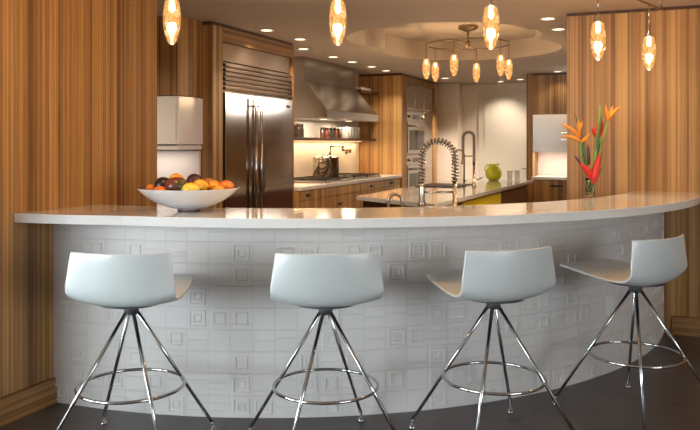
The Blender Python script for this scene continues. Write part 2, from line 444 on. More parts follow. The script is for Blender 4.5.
# raised square motifs of the tiles, bent to the arc
A0 = math.asin((WX+.001 - BC[0])/BR)
def onarc(u, z, out):
    a = A0 + u/BR
    return (BC[0] + (BR+out)*math.sin(a) - O.x, BC[1] - (BR+out)*math.cos(a) - O.y, z)
def raised(u0, u1, z0, z1, e=.0045):
    c = .0022
    lo = [bm.verts.new(onarc(u, z, -.001)) for u, z in ((u0, z0), (u1, z0), (u1, z1), (u0, z1))]
    hi = [bm.verts.new(onarc(u, z, e)) for u, z in ((u0+c, z0+c), (u1-c, z0+c), (u1-c, z1-c), (u0+c, z1-c))]
    uvc = [(.5*CELL+.3*CELL*0, .5*CELL)]*4
    quad(hi, [(u0*0 + CELL*.05, CELL*.05)]*4)
    for i in range(4): quad([lo[i], lo[(i+1) % 4], hi[(i+1) % 4], hi[i]], [(CELL*.05, CELL*.05)]*4)
def motif(uc, zc, r, wd):
    raised(uc-r, uc+r, zc-r, zc-r+wd); raised(uc-r, uc+r, zc+r-wd, zc+r)
    raised(uc-r, uc-r+wd, zc-r+wd, zc+r-wd); raised(uc+r-wd, uc+r, zc-r+wd, zc+r-wd)
rr = random.Random(21); ncol = int(72*ds/CELL); nrow = int(Hh/(CELL*.98))
for ci in range(ncol):
    for ri in range(nrow):
        t = rr.random(); uc = (ci+.5)*CELL; zc = (ri+.5)*CELL*.98
        if t < .20: motif(uc, zc, .044, .009); motif(uc, zc, .022, .007)
        elif t < .36: motif(uc, zc, .034, .009)
        elif t < .44: raised(uc-.052, uc+.052, zc-.004, zc+.004)
        elif t < .50: raised(uc-.052, uc+.052, zc-.026, zc-.019); raised(uc-.052, uc+.052, zc+.014, zc+.021)
bo = obj('tiled_base', bm, M['tile'], bar)
for p in bo.data.polygons: p.use_smooth = abs(p.normal.z) < .3
bo.data.set_sharp_from_angle(angle=math.radians(30))
fp, _ = arc_pts((-2.74, 6.02), 3.06, -2.45, RY-.001, 72)
fp = [(WX+.001, 2.87), (-2.9, 2.885), (-2.75, 2.905), (-2.6, 2.935)] + fp
bp_, _ = arc_pts((-2.93, 6.26), 2.78, WX+.001, RY-.001, 72)
bm = bmesh.new(); prism(bm, [(x-O.x, y-O.y) for x, y in fp + bp_[::-1]], BT-.048, BT)
obj('countertop', bm, M['bartop'], bar, bevel=.003)

# lower work counter behind the bar, with a sink
lc = root('sink_counter', 'low curved sink counter tucked behind the tall bar', 'kitchen counter', (-3.04, 6.2, 0))
lo_, _ = arc_pts((-2.93, 6.26), 2.74, -2.6, 5.6, 40); li_, _ = arc_pts((-2.93, 6.26), 2.14, -2.6, 5.6, 40)
LO = [(x, y) for x, y in lo_]; LI = [(x, y) for x, y in li_]
bm = bmesh.new(); prism(bm, [(x-O.x, y-O.y) for x, y in LO + LI[::-1]], .874, .914); obj('worktop', bm, M['grey_top'], lc)
l3, _ = arc_pts((-2.93, 6.26), 2.18, -2.58, 5.58, 40)
bm = bmesh.new(); prism(bm, [(x-O.x, y-O.y) for x, y in LO + l3[::-1]], 0, .874); obj('cabinet_body', bm, M['wood_fine'], lc)

# wall outlet on the tiled front
oa = math.acos((BC[1]-4.78)/BR)
oa = math.radians(63.4)
op = root('power_outlet', 'small white power outlet plate on the tiled bar front near the rightmost stool', 'power outlet', (BC[0]+BR*math.sin(oa), BC[1]-BR*math.cos(oa), .355), oa)
obj('cover_plate', BX(-.037, .037, -.012, .004, 0, .118), M['outlet'], op, bevel=.002)
for z in (.022, .066):
    obj('socket', BX(-.017, .017, -.015, -.011, z, z+.030), M['trim_white'], op, bevel=.002)

# ------------------------------------------------------------------ bar stools
def seat_bm():
    bm = bmesh.new()
    prof = [(.335, .742, .165, 0, 0), (.312, .748, .200, .004, 0), (.21, .736, .226, .008, 0), (.05, .706, .240, .018, 0), (-.06, .692, .248, .026, 0), (-.135, .688, .253, .036, .004),
            (-.178, .702, .257, .050, .016), (-.204, .735, .258, .034, .034), (-.216, .78, .257, .014, .050), (-.222, .84, .248, .002, .058), (-.223, .90, .240, .0, .060), (-.221, .929, .235, .0, .060), (-.220, .938, .234, .0, .060)]
    us = [-1, -.97, -.85, -.6, -.3, 0, .3, .6, .85, .97, 1]
    g = []
    for dd, z, hw, lift, wrap in prof:
        g.append([bm.verts.new((u*hw*.975, dd + .030 + wrap*abs(u)**2.2, z + lift*abs(u)**2.4)) for u in us])
    for A, B in zip(g, g[1:]):
        for k in range(len(us)-1): bm.faces.new([A[k], A[k+1], B[k+1], B[k]])
    return bm

stool = root('bar_stool', '', 'bar stool')
obj('seat_shell', seat_bm(), M['stool'], stool, smooth=True, solid=.012, sub=2)
bm = bmesh.new()
lathe(bm, [(0, .676), (.11, .679), (.145, .686), (.11, .689), (0, .689)], 28)
obj('seat_plate', bm, M['rubber'], stool, smooth=True)
bm = bmesh.new(); lathe(bm, [(0, .632), (.022, .632), (.030, .640), (.034, .655), (.036, .68), (0, .68)], 24)
obj('hub', bm, M['rubber'], stool, smooth=True)
LEGS = [45, 135, 225, 315]
for a in LEGS:
    ca, sa = math.cos(math.radians(a)), math.sin(math.radians(a))
    bm = bmesh.new(); tube(bm, [(ca*.018, sa*.018, .655), (ca*.405, sa*.405, .045)], .0085, 12)
    lg = obj('leg', bm, M['chrome'], stool, smooth=True)
    bm = bmesh.new(); tube(bm, [(ca*.405, sa*.405, .045), (ca*.408, sa*.408, .030)], .005, 8)
    lathe(bm, [(0, 0), (.016, 0), (.019, .004), (.016, .010), (.007, .016), (.006, .030), (0, .030)], 16, (ca*.409, sa*.409))
    obj('foot_glide', bm, M['chrome'], lg, smooth=True)
bm = bmesh.new(); tube(bm, [(.240*math.cos(2*PI*k/64), .240*math.sin(2*PI*k/64), .305) for k in range(64)], .0075, 10, closed=True)
obj('footrest_ring', bm, M['chrome'], stool, smooth=True)
SG = 'bar stools along the curved bar'
stools = [  # x, y, facing angle of the seat, label
    ((-2.235, 2.775), 108, 'white shell bar stool nearest the wood wall on the left'),
    ((-1.405, 3.115), 117, 'white shell bar stool seen squarely from behind, second from the left'),
    ((-.712, 3.525), 133, 'white shell bar stool in the middle right, seat turned to the left'),
    ((-.095, 4.20), 148, 'rightmost white shell bar stool, seen from its side, beside the outlet')]
LEGROT = [58, 88, 89, 97]
# legs keep their own azimuth: each stool's shell is turned on the hub
def place(st, xy, ang, legaz, lab):
    st.location = (xy[0], xy[1], 0); st.rotation_euler = (0, 0, 0); st['label'] = lab; st['group'] = SG
    for ch in st.children:
        nm = ch.name.split('.')[0]
        if nm in ('seat_shell', 'seat_plate', 'hub'): ch.rotation_euler = (0, 0, math.radians(ang-90))
        else: ch.rotation_euler = (0, 0, math.radians(legaz-45))
allst = [stool] + [dup(stool, (0, 0, 0)) for _ in range(3)]
for st, (xy, a, lab), lz in zip(allst, stools, LEGROT): place(st, xy, a, lz, lab)

# ------------------------------------------------------------------ pendant lamps
def shade_prof(L, R):
    T = ((0, 0), (.006, .14), (.02, .27), (.05, .42), (.11, .58), (.21, .76), (.35, .92), (.52, 1), (.66, 1), (.80, .93), (.90, .84), (.96, .75), (.985, .68), (1, .60))
    return [(r*R, t*L) for t, r in T] + [(.006, L)]
def make_pendant(ztop):
    """origin at the tip of the glass; cord reaches ztop above it"""
    r = root('pendant_light', '', 'pendant light')
    L = .215
    o = obj('glass_shade', lathe(bmesh.new(), shade_prof(L, .0415), 28), M['amber'], r, smooth=True)
    obj('cord', tube(bmesh.new(), [(0, 0, L+.02), (0, 0, ztop)], .0028, 8), M['nickel'], r, smooth=True)
    obj('socket_cap', lathe(bmesh.new(), [(0, L-.006), (.016, L-.006), (.016, L+.012), (.006, L+.024), (.005, L+.05), (0, L+.05)], 16), M['nickel'], r, smooth=True)
    obj('bulb', lathe(bmesh.new(), [(0, L-.062), (.008, L-.058), (.015, L-.045), (.014, L-.025), (.008, L-.008), (0, L-.006)], 14), M['bulb'], r, smooth=True)
    return r
PZ = 1.880; RZ = 2.30
pend_xy = [(-2.087, 2.88), (-1.384, 3.208), (-.746, 3.631), (-.293, 4.336), (-.035, 5.049)]
plabels = ['amber glass pendant lamp hanging near the wood wall at the left end of the bar',
           'amber glass pendant lamp above the bar, second from the left, over the fridge side',
           'amber glass pendant lamp hanging in front of the ring chandelier',
           'amber glass pendant lamp by the edge of the wood wall, above the flower vase',
           'rightmost amber glass pendant lamp, against the wood wall below the rail end']
def add_lamp(parent, loc, w, col=(1, .66, .36), rad=.03):
    l = bpy.data.lights.new('lamp_light', 'POINT'); l.energy = w; l.color = col; l.shadow_soft_size = rad
    o = bpy.data.objects.new('lamp_light', l); COL.objects.link(o); o.parent = parent; o.location = loc
    return o
p0 = make_pendant(RZ-PZ)
add_lamp(p0, (0, 0, .10), 30.0)
for i, (x, y) in enumerate(pend_xy):
    o = p0 if i == 0 else dup(p0, (0, 0, 0))
    o.location = (x, y, PZ); o['label'] = plabels[i]; o['group'] = 'pendant lamps over the bar'

# bent rail that carries the pendants
rail = root('lighting_rail', 'bronze bent lighting rail under the ceiling carrying the bar pendants', 'lighting rail', (0, 0, RZ))
ctrl = [(-2.35, 2.82)] + pend_xy + [(.045, 5.30)]
pts = []
for i in range(len(ctrl)-1):
    q0 = Vector(ctrl[max(i-1, 0)]); q1 = Vector(ctrl[i]); q2 = Vector(ctrl[i+1]); q3 = Vector(ctrl[min(i+2, len(ctrl)-1)])
    for k in range(8):
        t = k/8
        q = .5*((2*q1) + (-q0+q2)*t + (2*q0-5*q1+4*q2-q3)*t*t + (-q0+3*q1-3*q2+q3)*t**3)
        pts.append((q.x, q.y, 0))
pts.append((*ctrl[-1], 0))
obj('rail_bar', tube(bmesh.new(), pts, .008, 8), M['brass'], rail, smooth=True)
for x, y in ((.035, 5.26), (-.50, 3.98), (-1.1, 3.38), (-1.75, 3.02), (-2.3, 2.83)):
    bm = bmesh.new(); tube(bm, [(x, y, -.012), (x, y, CZ-RZ-.01)], .006, 8)
    lathe(bm, [(0, CZ-RZ-.012), (.03, CZ-RZ-.012), (.03, CZ-RZ-.001), (0, CZ-RZ-.001)], 16, (x, y))
    obj('standoff', bm, M['brass'], rail, smooth=True)

# ------------------------------------------------------------------ ring chandelier
CX, CY = -1.822, 7.685
chd = root('ring_chandelier', 'bronze ring chandelier with hanging amber glass drops in the ceiling recess', 'chandelier', (CX, CY, 2.465))
RR = .44
obj('ring', tube(bmesh.new(), [(RR*math.cos(2*PI*k/72), RR*math.sin(2*PI*k/72), 0) for k in range(72)], .009, 8, closed=True), M['brass'], chd, smooth=True)
camdir = math.atan2(-CY, -CX)
def vxy(lat, dep):   # lateral to the right / away from the viewer side, world-aligned constants
    return (lat*.9245 - dep*.3811, lat*.3811 + dep*.9245)
aA, aB = vxy(-.202, -.391), vxy(.158, .41)
obj('cross_arm', tube(bmesh.new(), [(*aA, 0), (0, 0, 0), (*aB, 0)], .008, 8), M['brass'], chd, smooth=True)
obj('stem', tube(bmesh.new(), [(0, 0, -.015), (0, 0, .185)], .012, 10), M['brass'], chd, smooth=True)
obj('stem_collar', lathe(bmesh.new(), [(0, -.03), (.02, -.03), (.028, 0), (.02, .03), (0, .03)], 16), M['brass'], chd, smooth=True)
bm = bmesh.new(); lathe(bm, [(0, .130), (.03, .133), (.075, .150), (.11, .167), (.11, .194), (0, .194)], 8)
obj('canopy', bm, M['brass'], chd)
def drop(parent, x, y, ln):
    s = obj('glass_shade', lathe(bmesh.new(), shade_prof(.215, .043), 20), M['amber'], parent, smooth=True, loc=(x, y, -ln-.215))
    obj('cord', tube(bmesh.new(), [(0, 0, .215), (0, 0, .215+ln-.009)], .005, 6), M['brass'], s, smooth=True)
    obj('bulb', lathe(bmesh.new(), [(0, .155), (.010, .160), (.016, .18), (.010, .205), (0, .208)], 12), M['bulb'], s, smooth=True)
    return s
for lat, dep in ((-1, .0), (-.70, .71), (-.46, -.89), (.36, .93), (.62, -.78), (.995, .1)):
    nrm = RR/math.hypot(lat, dep); x, y = vxy(lat*nrm, dep*nrm)
    drop(chd, x, y, .155)
for lat, dep in ((-.25, 0), (.25, 0)):
    x, y = vxy(lat, dep); add_lamp(chd, (x, y, -.48), 12)

# ------------------------------------------------------------------ recessed downlights
cans = [((-3.228, 5.863), 'round recessed downlight in the ceiling just over the fridge'), ((-3.204, 6.492), 'round recessed downlight near the far top corner of the fridge surround'),
        ((-3.50, 7.175), 'round recessed downlight partly hidden behind the fridge surround, before the hood'),
        ((-3.50, 7.972), 'round recessed downlight above the near end of the hood'), ((-3.50, 8.556), 'round recessed downlight above the middle of the hood'),
        ((-3.47, 9.171), 'round recessed downlight above the far end of the hood'), ((-3.475, 9.751), 'round recessed downlight just before the oven tower'),
        ((-.807, 6.198), 'round recessed downlight nearest the top edge of the wood wall on the right'), ((-.794, 6.803), 'round recessed downlight behind the one beside the right wood wall'),
        ((-1.275, 10.80), 'round recessed downlight above the far white wall cabinet'), ((-3.023, 11.218), 'round recessed downlight before the white wall, beyond the chandelier'),
        ((-1.981, 11.90), 'round recessed downlight above the far door, right one of a pair'), ((-2.35, 12.2), 'round recessed downlight above the far door, left one of a pair')]
c0 = root('recessed_downlight', '', 'ceiling light')
obj('trim_ring', lathe(bmesh.new(), [(.050, 0), (.064, 0), (.067, -.004), (.063, -.007), (.050, -.005), (.050, 0)], 28), M['trim_white'], c0, smooth=True)
obj('lens', lathe(bmesh.new(), [(0, -.002), (.051, -.002), (.051, -.004), (0, -.004)], 28), M['can'], c0)
for i, ((x, y), lab) in enumerate(cans):
    o = c0 if i == 0 else dup(c0, (0, 0, 0))
    o.location = (x, y, CZ); o['label'] = lab; o['group'] = 'recessed downlights'
    l = bpy.data.lights.new('downlight_beam', 'SPOT'); l.energy = (75, 60, 30, 14, 12, 14, 30, 110, 110, 9, 230, 45, 45)[i]; l.color = (1, .80, .58); l.spot_size = math.radians(120); l.spot_blend = .7; l.shadow_soft_size = .05
    lo = bpy.data.objects.new('downlight_beam', l); COL.objects.link(lo); lo.location = (x, y, CZ-.02)

# ------------------------------------------------------------------ fridge in its wood surround
FX = -3.42
fs = root('fridge_surround', 'tall striped wood surround framing the steel fridge', 'cabinet', (FX, 5.09, 0))
def fb(x0, x1, y0, y1, z0, z1): return BX(x0-FX, x1-FX, y0-5.13, y1-5.13, z0, z1)
obj('side_panel', fb(-4.05, FX+.02, 5.29, 5.45, 0, CZ-.03), M['wood'], fs)
obj('side_panel', fb(-4.05, FX+.02, 6.76, 6.79, 0, CZ-.03), M['wood'], fs)
obj('top_rail', fb(-4.05, FX+.02, 5.45, 6.76, 2.29, CZ-.03), M['wood_h'], fs)
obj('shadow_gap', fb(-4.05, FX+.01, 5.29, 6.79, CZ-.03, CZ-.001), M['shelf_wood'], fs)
obj('upper_panel', fb(-4.05, FX-.004, 5.46, 6.75, 2.13, 2.285), M['steel_dark'], fs)

fg = root('refrigerator', 'wide brushed steel side-by-side refrigerator with louvred grille on top', 'refrigerator', (FX, 6.06, 0))
def gb(x0, x1, y0, y1, z0, z1): return BX(x0, x1, y0-6.10, y1-6.10, z0, z1)
obj('cabinet_body', gb(-.60, -.03, 5.47, 6.74, .02, 2.12), M['steel_dark'], fg)
obj('door', gb(-.03, .03, 5.475, 5.985, .10, 1.86), M['steel_v'], fg, bevel=.004)
obj('door', gb(-.03, .03, 5.995, 6.74, .10, 1.86), M['steel_v'], fg, bevel=.004)
bm = bmesh.new()
box(bm, -.03, -.01, 5.475-6.10, 6.735-6.10, 1.875, 2.12)
for z in (1.878, 1.918, 1.958, 1.998, 2.038, 2.078):
    y0, y1 = 5.475-6.10, 6.735-6.10
    vs = [bm.verts.new(p) for p in ((-.01, y0, z+.034), (.028, y0, z+.028), (.034, y0, z+.004), (-.01, y0, z), (-.01, y1, z+.034), (.028, y1, z+.028), (.034, y1, z+.004), (-.01, y1, z))]
    for f in ((0,1,2,3), (7,6,5,4), (0,4,5,1), (1,5,6,2), (2,6,7,3), (3,7,4,0)): bm.faces.new([vs[i] for i in f])
obj('grille', bm, M['steel_dark'], fg)
for y in (5.925, 6.02):
    bm = bmesh.new(); tube(bm, [(.075, y-6.10, .55), (.075, y-6.10, 1.83)], .013, 12)
    for z in (.62, 1.2, 1.76): tube(bm, [(.025, y-6.10, z), (.075, y-6.10, z)], .008, 8)
    obj('handle', bm, M['steel_v'], fg, smooth=True)
obj('badge', gb(.03, .034, 6.61, 6.68, 1.775, 1.80), M['black'], fg, bevel=.001)
obj('lock_plate', gb(.03, .05, 6.085, 6.135, .98, 1.22), M['black'], fg, bevel=.002)

# white wall cabinet left of the fridge, with wood fascia above
wc = root('wall_cabinet', 'white lacquer wall cabinet hung beside the fridge on the left', 'wall cabinet', (-3.493, 4.912, 1.37))
obj('cabinet_body', BX(-.64, -.02, 0, .336, .04, .43), M['white_lac'], wc, bevel=.002)
obj('door', BX(-.02, 0, 0, .336, .045, .425), M['white_lac'], wc, bevel=.002)
obj('end_panel', BX(-.64, -.022, -.016, 0, .045, .425), M['white_lac'], wc, bevel=.002)
obj('bottom_rail', BX(-.63, -.01, .003, .336, 0, .036), M['white_lac'], wc, bevel=.002)
obj('fascia_cabinet', BX(-.64, -.004, -.012, .336, .434, CZ-1.37-.002), M['wood'], wc)
wp = struct(obj('wall_backsplash', BX(-5.0, -3.515, 5.225, 5.249, 0, 1.36), M['wall_white']))
wp.name = 'wall_left_recess'

# ------------------------------------------------------------------ cooking wall
CFX = -3.40
def rt(name, label, cat, loc, group=None): return root(name, label, cat, loc, 0, group)
rc = rt('range_cabinet', 'reeded wood drawer cabinet run under the cooking counter', 'base cabinet', (CFX, 6.87, 0))
obj('cabinet_body', BX(-.62, -.02, 0, 3.30, .1, .925), M['wood_fine'], rc)
obj('plinth', BX(-.60, -.08, 0, 3.30, 0, .1), M['black'], rc)
yy = [0, .43, 1.72, 2.50, 3.30]
for ci, (a, b_) in enumerate(zip(yy, yy[1:])):
    for ri, (z0, z1) in enumerate(((.825, .92), (.62, .817), (.37, .612), (.11, .362))):
        dwr = obj('drawer', BX(-.02, .0, a+.004, b_-.004, z0, z1), M['wood_fine'], rc, bevel=.002)
        if ri == 0 and ci == 1: continue
        ym = (a+b_)/2; zm = (z0+z1)/2
        bm = bmesh.new(); lathe(bm, [(0, -.002), (.030, 0), (.034, .004), (.028, .012), (0, .014)], 20)
        for v in bm.verts: v.co = Vector((v.co.z, v.co.y*2.0+ym, v.co.x*.6+zm))
        obj('pull', bm, M['shelf_wood'], dwr, smooth=True)
wt = props(obj('cooking_worktop', BX(-4.055, CFX+.02, 6.87, 10.17, .93, .97), M['white_top'], bevel=.003), 'white stone worktop along the cooking wall', 'worktop')

bsp = struct(obj('wall_tile_backsplash', BX(-4.06, -4.045, 6.86, 10.17, .97, 2.2), plain('glazed_white_backsplash', (.78, .74, .69), .3, var=.02)))
bsp.name = 'wall_backsplash'

rg = rt('rangetop', 'steel gas rangetop with black cast iron grates under the hood', 'cooktop', (-3.98, 7.55, .972))
obj('top_plate', BX(0, .56, 0, 1.85, 0, .018), M['steel_dark'], rg, bevel=.003)
for k in range(4):
    y0 = .04 + k*.45
    bm = bmesh.new()
    for x in (.03, .53): box(bm, x, x+.014, y0, y0+.42, .03, .046)
    for y in (y0, y0+.406): box(bm, .03, .544, y, y+.014, .03, .046)
    for j in range(1, 5): box(bm, .03, .544, y0+j*.084, y0+j*.084+.010, .032, .048)
    box(bm, .28, .292, y0, y0+.42, .032, .048)
    for x in (.032, .532):
        for y in (y0+.002, y0+.408): box(bm, x, x+.01, y, y+.01, .018, .032)
    obj('grate', bm, M['black'], rg)
    for x in (.16, .41):
        obj('burner', lathe(bmesh.new(), [(0, .018), (.05, .018), (.05, .026), (.035, .030), (0, .031)], 20, (x, y0+.21)), M['black'], rg, smooth=True)

# stock pot
sp_ = rt('stock_pot', 'tall shiny stock pot with lid standing on the rangetop', 'cooking pot', (-3.72, 8.25, 1.021))
obj('pot_body', lathe(bmesh.new(), [(0, 0), (.152, 0), (.160, .006), (.160, .225), (.165, .23), (.157, .232), (.155, .01), (0, .01)], 40), steel('pot_steel', (.66, .58, .48), .12), sp_, smooth=True)
obj('lid', lathe(bmesh.new(), [(0, .256), (.06, .252), (.13, .243), (.161, .233), (.161, .2325), (0, .2325)], 40), M['steel'], sp_, smooth=True)
obj('lid_knob', tube(bmesh.new(), [(-.03, 0, .25), (-.025, 0, .275), (.025, 0, .275), (.03, 0, .25)], .006), M['steel'], sp_, smooth=True)
for s in (-1, 1):
    obj('handle', tube(bmesh.new(), [(-.045, s*.156, .18), (-.04, s*.195, .185), (.04, s*.195, .185), (.045, s*.156, .18)], .006), M['steel'], sp_, smooth=True)

# pot filler tap
pf = rt('pot_filler', 'jointed brass pot filler tap on the backsplash above the stock pot', 'tap', (-4.045, 9.66, 1.30))
obj('wall_flange', tube(bmesh.new(), [(0, 0, 0), (.012, 0, 0)], .035, 20), M['nickel'], pf, smooth=True)
obj('swing_arm', tube(bmesh.new(), [(.012, 0, 0), (.07, 0, 0), (.07, 0, .03), (.10, -.36, .03), (.10, -.36, .085)], .017, 12), M['nickel'], pf, smooth=True)
obj('outer_arm', tube(bmesh.new(), [(.10, -.36, .085), (.14, -.85, .085), (.145, -.88, .08), (.145, -.885, .0), (.145, -.885, -.03)], .016, 12), M['nickel'], pf, smooth=True)
obj('lever', tube(bmesh.new(), [(.10, -.36, .085), (.10, -.36, .16), (.12, -.30, .165)], .008, 10), M['nickel'], pf, smooth=True)

# range hood
hd = rt('range_hood', 'large steel chimney hood with flared skirt over the rangetop', 'range hood', (-4.045, 7.77, 0))
bm = BX(0, .265, 0, 1.59, 2.16, CZ-.002); obj('chimney', bm, M['steel'], hd)
bm = bmesh.new()
A = [(0, 0, 2.16), (.265, 0, 2.16), (.265, 1.59, 2.16), (0, 1.59, 2.16)]
B = [(0, -.0, 1.81), (.555, -.0, 1.81), (.555, 1.70, 1.81), (0, 1.70, 1.81)]
va_ = [bm.verts.new(p) for p in A]; vb = [bm.verts.new(p) for p in B]
bm.faces.new(va_); bm.faces.new(vb[::-1])
for i in range(4): bm.faces.new([va_[i], va_[(i+1) % 4], vb[(i+1) % 4], vb[i]])
obj('flared_canopy', bm, M['steel'], hd)
bm = bmesh.new(); box(bm, 0, .56, -.003, 1.703, 1.715, 1.81)
obj('lower_band', bm, M['steel'], hd, bevel=.003)
for y in (.45, 1.25):
    obj('hood_lamp', BX(.28, .34, y-.03, y+.03, 1.712, 1.716), M['can'], hd)
    l = bpy.data.lights.new('hood_beam', 'AREA'); l.size = .15; l.energy = 7; l.color = (1, .78, .52)
    lo = bpy.data.objects.new('hood_beam', l); COL.objects.link(lo); lo.parent = hd; lo.location = (.31, y, 1.70)

# shelves
SZ = 1.455
sh = rt('wall_shelf', 'long thin dark wood shelf across the backsplash under the hood', 'shelf', (-4.045, 6.87, SZ))
obj('board', BX(0, .27, 0, 3.30, 0, .035), M['shelf_wood'], sh, bevel=.002)
obj('light_strip', BX(.05, .08, .1, 3.2, -.008, 0), emit('warm_light_strip', (1, .62, .28), 1.5), sh)
l = bpy.data.lights.new('shelf_glow', 'AREA'); l.shape = 'RECTANGLE'; l.size = .04; l.size_y = 3.0; l.energy = 11; l.color = (1, .66, .34)
lo = bpy.data.objects.new('shelf_glow', l); COL.objects.link(lo); lo.parent = sh; lo.location = (.09, 1.65, -.012)
for z, lab in ((2.13, 'short dark wood shelf right of the hood, the upper one'), (1.78, 'short dark wood shelf right of the hood, the lower one')):
    props(obj('wall_shelf', BX(0, .30, 0, .66, 0, .035), M['shelf_wood'], loc=(-4.045, 9.49, z), bevel=.002), lab, 'shelf')
bk = props(obj('platter', BX(.04, .26, .12, .52, 0, .05), M['white_lac'], loc=(-4.045, 9.49, 2.166), bevel=.02), 'white dish on the upper short shelf right of the hood', 'dish')

# spice jars and glasses on the long shelf
JZ = SZ+.036
def jar(name, r, h, body, lidm, loc, label, group, cat='jar'):
    j = rt(name, label, cat, loc, group)
    obj('jar_body', lathe(bmesh.new(), [(0, 0), (r*.95, 0), (r, .005), (r, h*.72), (r*.8, h*.80), (r*.8, h*.84), (0, h*.84)], 18), body, j, smooth=True)
    obj('lid', lathe(bmesh.new(), [(0, h*.8), (r*.88, h*.8), (r*.88, h), (0, h)], 18), lidm, j, smooth=True)
    return j
spice = [(.07, .03, .02), (.22, .05, .03), (.05, .05, .06), (.28, .10, .04), (.06, .025, .02)]
snames = [('dark brown', 'leftmost of the five'), ('brick red', 'second of the five'), ('near black', 'middle one of the five'), ('rust brown', 'fourth of the five'), ('dark brown', 'rightmost of the five')]
for k in range(5):
    jar('spice_jar', (.032), .13, plain('spice_%d' % k, spice[k], .3, var=.2), M['black'], (-3.86, 8.46+k*.13, JZ), '%s spice jar on the long shelf, %s beside the glasses' % snames[k], 'spice jars on the long shelf')
for k, y in enumerate((7.69, 7.82)):
    jar('storage_jar', .05, .16, plain('storage_%d' % k, ((.08, .05, .035), (.12, .09, .07))[k], .3, var=.2), M['nickel'], (-3.86, y, JZ), 'dark storage jar on the long shelf next to the fridge, %s one' % ('near', 'far')[k], 'storage jars by the fridge')
gl_prof = [(0, 0), (.028, 0), (.034, .006), (.040, .12), (.037, .12), (.031, .012), (0, .010)]
g0 = None
for k in range(5):
    for q in range(2):
        lab = 'clear tumbler on the long shelf, %s row, %s of five right of the spice jars' % (('front', 'back')[q], ('first', 'second', 'third', 'fourth', 'fifth')[k])
        loc = (-3.83-q*.11, 9.12+k*.105+q*.04, JZ)
        if g0 is None: g0 = obj('drinking_glass', lathe(bmesh.new(), [(r, z*1.25) for r, z in gl_prof], 20), M['glass'], smooth=True, loc=loc); o = g0
        else: o = g0.copy(); COL.objects.link(o); o.location = loc
        props(o, lab, 'glass', 'tumblers on the long shelf')

# ------------------------------------------------------------------ oven tower
ot = rt('oven_tower', 'tall wood cabinet tower with steel upper doors and built-in ovens', 'cabinet', (CFX, 10.18, 0))
obj('side_panel', BX(-.645, .02, 0, .22, 0, CZ-.03), M['wood_fine'], ot)
obj('side_panel', BX(-.645, .02, 1.70, 1.86, 0, CZ-.03), M['wood_fine'], ot)
obj('top_rail', BX(-.645, .02, .22, 1.70, 2.33, CZ-.03), M['wood'], ot)
obj('shadow_gap', BX(-.645, .01, 0, 1.86, CZ-.03, CZ-.001), M['shelf_wood'], ot)
obj('cabinet_body', BX(-.645, -.03, .22, 1.70, .0, 2.33), M['steel_dark'], ot)
yd = [.225, .70, 1.16, 1.695]
for a, b_ in zip(yd, yd[1:]):
    d_ = obj('upper_door', BX(-.03, 0, a+.004, b_-.004, 1.93, 2.325), M['steel_v'], ot, bevel=.003)
    obj('pull', BX(.0, .022, (a+b_)/2-.06, (a+b_)/2+.06, 1.945, 1.958), M['steel'], d_)
obj('tall_door', BX(-.03, 0, 1.164, 1.691, .1, 1.92), M['steel_v'], ot, bevel=.003)
obj('lower_door', BX(-.03, 0, .229, 1.156, .1, .60), M['steel_v'], ot, bevel=.003)

def oven(z0, z1, lab):
    ov = rt('wall_oven', lab, 'oven', (CFX, 10.41, z0), 'stacked wall ovens')
    h = z1-z0
    obj('oven_body', BX(-.028, .004, 0, .92, 0, h), M['steel'], ov, bevel=.002)
    cp = obj('control_panel', BX(.004, .014, .01, .91, h-.14, h-.01), M['steel'], ov, bevel=.002)
    obj('display', BX(.014, .016, .30, .62, h-.11, h-.045), M['darkglass'], cp)
    for y in (.12, .80):
        bm = bmesh.new(); tube(bm, [(.014, y, h-.075), (.04, y, h-.075)], .022, 16); obj('knob', bm, M['steel'], cp, smooth=True)
    dd = obj('oven_door', BX(.004, .030, .01, .91, .01, h-.155), M['steel'], ov, bevel=.003)
    obj('oven_window', BX(.030, .033, .10, .82, .05, h-.28), M['darkglass'], dd)
    bm = bmesh.new(); tube(bm, [(.07, .06, h-.215), (.07, .86, h-.215)], .013, 10)
    for y in (.10, .82): tube(bm, [(.028, y, h-.215), (.07, y, h-.215)], .009, 8)
    obj('handle', bm, M['chrome'], dd, smooth=True)
oven(1.27, 1.90, 'upper steel wall oven with dark window in the oven tower')
oven(.62, 1.25, 'lower steel wall oven in the tower, right below the other oven')

# ------------------------------------------------------------------ island
isl = rt('kitchen_island', 'kitchen island with grey stone top and angled front end', 'kitchen island', (-2.1, 8, 0))
P = [(-2.66, 6.62), (-1.70, 5.98), (-1.56, 10.45), (-2.66, 10.45)]
bm = bmesh.new(); prism(bm, [(x+2.1, y-8) for x, y in P], .874, .914); obj('worktop', bm, M['grey_top'], isl, bevel=.003)
P2 = [(-2.62, 6.70), (-1.72, 6.11), (-1.72, 7.60), (-1.60, 7.62), (-1.60, 10.40), (-2.62, 10.40)]
P2 = [(-2.62, 6.68), (-1.75, 6.10), (-1.64, 10.40), (-2.62, 10.40)]
bm = bmesh.new(); prism(bm, [(x+2.1, y-8) for x, y in P2], 0, .874); obj('cabinet_body', bm, plain('dark_brown_veneer', (.10, .035, .018), .35, var=.25, scale=14), isl)
bm = bmesh.new(); prism(bm, [(-1.727+2.1, 7.0-8), (-1.707+2.1, 7.0-8), (-1.664+2.1, 8.67-8), (-1.684+2.1, 8.67-8)], .10, .86); obj('side_panel', bm, M['yellow'], isl)
bm = bmesh.new(); box(bm, -.50, .02, .30, 1.0, .9142, .924)
box(bm, -.48, .0, .32, .98, .924, .9245)
props(isl, isl['label'], 'kitchen island')
obj('sink', bm, M['black'], isl)

